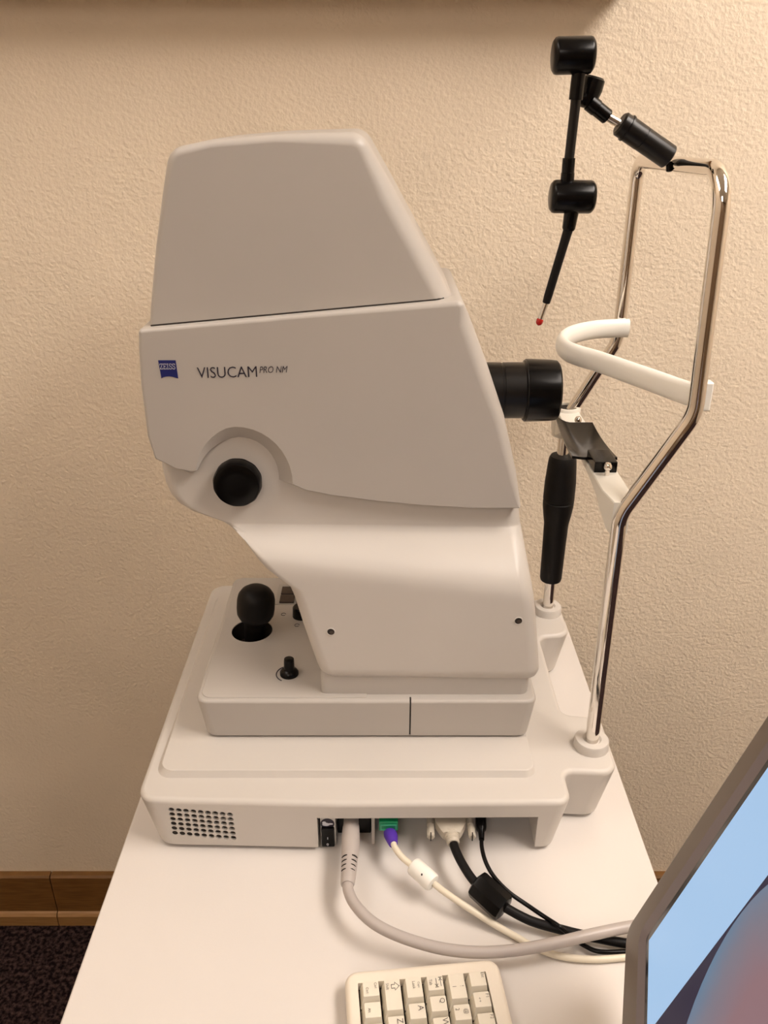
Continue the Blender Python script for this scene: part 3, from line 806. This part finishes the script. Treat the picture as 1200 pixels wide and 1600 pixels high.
# ------------------------------------------------------------------ keyboard
kA = UZ(560, 1537.5, .772); kB = UZ(758, 1519, .772)
kx = (kB - kA); U = kx.length / 6.0; kx.normalize(); ky = Vector((kx.y, -kx.x, 0)); kz = Vector((0, 0, 1))
KO = Vector((kA.x, kA.y, TZ))
kb = thing('keyboard', 'ivory compact keyboard lying sideways on the table', 'keyboard', (KO.x, KO.y, TZ))
def KP(u, v, z): return KO + kx * (u * U) + ky * (v * U) + kz * z
def kslab(name, u0, u1, v0, v1, z0, z1, r, rt2, m, parent, tilt=None, inset=(0, 0, 0, 0), label=None, cs=4):
    """box in keyboard units; inset shrinks the top (u0,u1,v0,v1)"""
    lo = fillet([(u0, v0, r), (u1, v0, r), (u1, v1, r), (u0, v1, r)], cs)
    hi = fillet([(u0 + inset[0], v0 + inset[2], r), (u1 - inset[1], v0 + inset[2], r), (u1 - inset[1], v1 - inset[3], r), (u0 + inset[0], v1 - inset[3], r)], cs)
    m_ = miter(hi); lps = [[KP(p[0], p[1], z0) for p in lo]]
    for k in range(4):
        a = math.pi / 2 * (1 - k / 3)
        lps.append([KP(p[0] + q.x * rt2 * (1 - math.sin(a)), p[1] + q.y * rt2 * (1 - math.sin(a)), z1 - rt2 * U * (1 - math.cos(a))) for p, q in zip(hi, m_)])
    bm = bmesh.new(); add_loops(bm, lps)
    return finish(name, bm, m, parent, smooth=40, label=label, wn=True)
VL = 17.0
# frame: four rails around the key well, plus a floor plate
m0, m1 = -.62, 6.75
case = kslab('case', m0, m1, -.72, VL + .6, .002, .012, .6, .05, M['case_ivory'], kb, label='ivory keyboard case')
kslab('key_bed', 0, 6, 0, VL, .0115, .0135, .02, .01, M['dark'], kb)
# raised rim as a ring
outer = fillet([(m0, -.72, .6), (m1, -.72, .6), (m1, VL + .6, .6), (m0, VL + .6, .6)], 6)
inner = fillet([(-.03, -.03, .04), (6.03, -.03, .04), (6.03, VL + .03, .04), (-.03, VL + .03, .04)], 6)
mo = miter(outer)
bm = bmesh.new()
lps = [[KP(p[0], p[1], .006) for p in outer], [KP(p[0], p[1], .017) for p in outer]]
for k in range(1, 5):
    a = math.pi / 2 * (1 - k / 4)
    lps.append([KP(p[0] + q.x * .28 * (1 - math.sin(a)), p[1] + q.y * .28 * (1 - math.sin(a)), .017 + .0052 * math.cos(a)) for p, q in zip(outer, mo)])
lps.append([KP(p[0], p[1], .0222) for p in inner]); lps.append([KP(p[0], p[1], .010) for p in inner])
add_loops(bm, lps, False, False)
finish('case_rim', bm, M['case_ivory'], case, smooth=40)
cols = [
    [('Ctrl', 1), ('Alt', 1), ('', 1), ('', 1.25), ('', 4.5), ('', 1.25)] + [('', 1)] * 6,
    [('Shift', 1.75)] + [(c, 1) for c in 'ZXCVBNM,./'] + [('', 1.75)] + [('', 1)] * 2,
    [('Caps', 1.25)] + [(c, 1) for c in "ASDFGHJKL;'"] + [('', 2.0)] + [('', 1)] * 2,
    [('Tab', 1.0)] + [(c, 1) for c in 'QWERTYUIOP[]'] + [('', 1.5)] + [('', 1)] * 2,
    [('1', 1.5)] + [(c, 1) for c in '234567890-='] + [('', 1.75)] + [('', 1)] * 2,
    [('Esc', 1)] + [('F%d' % k, 1) for k in range(1, 13)] + [('', 1)] * 4]
def legend(key, s, u, v, h, z, m=None):
    text_part('legend', s, m or M['ink_grey'], key, KP(u, v, z), ky, kx, height=h, center=True, off=-.008)
for ci, col in enumerate(cols):
    v = 0.0
    for (s, ln) in col:
        if v + ln > VL + 1e-6: break
        g_ = .03
        zt = .0262
        key = kslab('key', ci + g_, ci + 1 - g_, v + g_, v + ln - g_, .013, zt, .05, .03, M['key_ivory'], kb, inset=(.15, .05, .04, .18), cs=2)
        uc, vc = ci + .55, v + .42
        if v < 3.2 and s:
            z = zt + .0001
            if s == '1':
                legend(key, '1', ci + .40, v + .72, .0035, z); legend(key, '!', ci + .75, v + .72, .0035, z)
            elif s == '2':
                legend(key, '2', ci + .35, v + .30, .0035, z); legend(key, '@', ci + .72, v + .42, .0048, z)
            elif s == 'Shift':
                legend(key, 'Shift', ci + .32, v + .42, .0026, z)
                # outlined arrow pointing along kx
                pts = [(.50, .33), (.66, .33), (.66, .22), (.86, .42), (.66, .62), (.66, .51), (.50, .51), (.50, .33)]
                bm = bmesh.new(); add_tube(bm, [KP(ci + a_, v + b_, z) for a_, b_ in pts], .00035, 6)
                finish('legend', bm, M['ink_grey'], key)
            elif s == 'Tab':
                legend(key, 'Tab', ci + .34, v + .40, .0026, z)
                for uu, sg in ((.60, 1), (.80, -1)):
                    bm = bmesh.new()
                    v0_, v1_ = v + .22, v + .62
                    add_tube(bm, [KP(ci + uu, v0_, z), KP(ci + uu, v1_, z)], .0003, 6)
                    vt = v1_ if sg > 0 else v0_
                    add_tube(bm, [KP(ci + uu - .07, vt - sg * .12, z), KP(ci + uu, vt, z), KP(ci + uu + .07, vt - sg * .12, z)], .0003, 6)
                    add_tube(bm, [KP(ci + uu - .08, vt + sg * .03, z), KP(ci + uu + .08, vt + sg * .03, z)], .0003, 6)
                    finish('legend', bm, M['ink_grey'], key)
            elif s == 'Caps':
                legend(key, 'Caps', ci + .76, v + .46, .0026, z); legend(key, 'Lock', ci + .55, v + .46, .0026, z)
            elif s == 'Ctrl':
                legend(key, 'Ctrl', ci + .78, v + .30, .0024, z); legend(key, 'Ctrl', ci + .38, v + .50, .0024, z)
            elif s == 'Alt':
                legend(key, 'Alt', ci + .40, v + .46, .0024, z)
            elif s == 'Esc' or s[0] == 'F' and len(s) > 1:
                legend(key, s, ci + .82, v + .28, .0030, z)
                if s == 'F1': legend(key, '++', ci + .45, v + .46, .0020, z)
            else:
                legend(key, s, ci + .72, v + .32, .0052, z)
        v += ln

# ------------------------------------------------------------------ monitor
az, tl = math.radians(17), math.radians(15)
e_ = Vector((-math.sin(az), -math.cos(az), 0)); mb = Vector((math.cos(az), -math.sin(az), 0))
u_ = mb * math.sin(tl) + Vector((0, 0, 1)) * math.cos(tl); n_ = (-mb * math.cos(tl) + Vector((0, 0, 1)) * math.sin(tl))
PC = UZ(974, 1470, .83)
def S(s, t, h=0.0): return PC + e_ * s + u_ * t + n_ * h
mo_ = thing('monitor', 'flat computer monitor with brown-grey bezel showing a retina picture', 'monitor', (.22, .30, TZ))
s0, s1, t0, t1 = -.010, .405, .003, .345
outer = fillet([(s0, t0, .016), (s1, t0, .016), (s1, t1, .016), (s0, t1, .016)], 6)
q0, q1, r0, r1 = .027, .372, .046, .318
inner = fillet([(q0, r0, .002), (q1, r0, .002), (q1, r1, .002), (q0, r1, .002)], 6)
mo2 = miter(outer); mi = miter(inner)
bm = bmesh.new()
lps = [[S(p[0] + q.x * .012, p[1] + q.y * .012, -.040) for p, q in zip(outer, mo2)], [S(p[0], p[1], -.030) for p in outer], [S(p[0], p[1], -.004) for p in outer]]
for k in range(1, 5):
    a = math.pi / 2 * k / 4
    lps.append([S(p[0] + q.x * .005 * (1 - math.cos(a)), p[1] + q.y * .005 * (1 - math.cos(a)), -.004 + .004 * math.sin(a)) for p, q in zip(outer, mo2)])
lps.append([S(p[0] - q.x * .010, p[1] - q.y * .010, 0) for p, q in zip(inner, mi)])
add_loops(bm, lps, True, False)
finish('bezel', bm, M['bezel'], mo_, smooth=40)
bm = bmesh.new()
add_loops(bm, [[S(p[0] - q.x * .010, p[1] - q.y * .010, 0) for p, q in zip(inner, mi)], [S(p[0] - q.x * .002, p[1] - q.y * .002, -.0035) for p, q in zip(inner, mi)]], False, False)
lip = finish('inner_lip', bm, M['bezel_inner'], mo_, smooth=0)
bm = bmesh.new(); add_loops(bm, [[S(p[0] - q.x * .003, p[1] - q.y * .003, -.0065) for p, q in zip(inner, mi)], [S(p[0] - q.x * .003, p[1] - q.y * .003, -.0035) for p, q in zip(inner, mi)]])
scrn = finish('screen', bm, M['scr_black'], mo_, smooth=0, label='lit screen')
def scr_poly(name, pts, m, h):
    bm = bmesh.new(); bm.faces.new([bm.verts.new(S(s, t, h)) for s, t in pts])
    o = finish(name, bm, m, scrn, smooth=0)
    return o
scr_poly('screen_background', [(q0 + .005, r0 + .004), (q1 - .005, r0 + .004), (q1 - .005, r1 - .005), (q0 + .005, r1 - .005)], M['scr_blue'], -.0034)
scr_poly('image_window', [(.1145, r0 + .006), (.36, r0 + .006), (.36, r1 - .004), (.1145, r1 - .004)], M['scr_dark'], -.0033)
# retina picture
fm = bpy.data.materials.new('retina_picture'); fm.use_nodes = True
nt = fm.node_tree; N = nt.nodes; Lk = nt.links
bs = N['Principled BSDF']; bs.inputs['Base Color'].default_value = (.01, .01, .01, 1); bs.inputs['Roughness'].default_value = .4; bs.inputs['Specular IOR Level'].default_value = .12
tcn = N.new('ShaderNodeTexCoord'); 
no = N.new('ShaderNodeTexNoise'); no.inputs['Scale'].default_value = 14; no.inputs['Detail'].default_value = 4
Lk.new(tcn.outputs['Object'], no.inputs['Vector'])
vd = N.new('ShaderNodeVectorMath'); vd.operation = 'DISTANCE'
CC = (.262, .205); RR = .1455
vd.inputs[1].default_value = S(*CC, -.0032) - Vector((0, 0, 0))
Lk.new(tcn.outputs['Object'], vd.inputs[0])
mr = N.new('ShaderNodeMath'); mr.operation = 'DIVIDE'; mr.inputs[1].default_value = RR; Lk.new(vd.outputs['Value'], mr.inputs[0])
ad = N.new('ShaderNodeMath'); ad.operation = 'MULTIPLY_ADD'; ad.inputs[1].default_value = .35; Lk.new(no.outputs['Fac'], ad.inputs[0]); 
Lk.new(mr.outputs['Value'], ad.inputs[2])
cr = N.new('ShaderNodeValToRGB')
cr.color_ramp.elements[0].position = .60; cr.color_ramp.elements[0].color = (.28, .16, .18, 1)
cr.color_ramp.elements[1].position = 1.0; cr.color_ramp.elements[1].color = (.12, .21, .32, 1)
el = cr.color_ramp.elements.new(.84); el.color = (.20, .185, .235, 1)
sc_ = N.new('ShaderNodeMath'); sc_.operation = 'MULTIPLY'; sc_.inputs[1].default_value = .82
Lk.new(ad.outputs['Value'], sc_.inputs[0]); Lk.new(sc_.outputs['Value'], cr.inputs['Fac'])
Lk.new(cr.outputs['Color'], bs.inputs['Emission Color']); bs.inputs['Emission Strength'].default_value = 0.95
circ = []
for k in range(72):
    a = 2 * math.pi * k / 72; s = CC[0] + RR * math.cos(a); t = CC[1] + RR * math.sin(a)
    circ.append((min(s, .358), min(max(t, r0 + .008), r1 - .006)))
cl = []
for p in circ:
    if not cl or (abs(p[0] - cl[-1][0]) + abs(p[1] - cl[-1][1])) > 1e-5: cl.append(p)
ri = scr_poly('retina_image', cl, fm, -.0032)
vm = emitter('vessel', (.14, .06, .10), .8)
bm = bmesh.new(); vp = catmull([(.1245, .189, 0), (.15, .196, 0), (.19, .203, 0), (.24, .207, 0)], 6)
lf = [bm.verts.new(S(p.x, p.y + .0013, -.0034)) for p in vp]; rg_ = [bm.verts.new(S(p.x, p.y - .0013, -.0034)) for p in vp]
for i in range(len(vp) - 1): bm.faces.new((lf[i], lf[i + 1], rg_[i + 1], rg_[i]))
finish('vessel_line', bm, vm, scrn, smooth=0)
# stand
mid = (s0 + s1) / 2
bm = bmesh.new()
nb = S(mid, .14, -.040); foot = Vector((S(mid, 0).x + .055, S(mid, 0).y, TZ + .012))
add_tube(bm, [S(mid, .17, -.038), S(mid, .15, -.052), nb - n_ * .020 - u_ * .03, (foot.x, foot.y, TZ + .06), foot], [.030, .030, .028, .026, .028], 16, True, (.6, 1))
finish('stand_neck', bm, M['bezel'], mo_, smooth=45)
slab('stand_foot', [(foot.x - .075, foot.y - .11, .04), (foot.x + .062, foot.y - .11, .04), (foot.x + .062, foot.y + .10, .04), (foot.x - .075, foot.y + .10, .04)], TZ, TZ + .014, M['bezel'], mo_, top=.004)
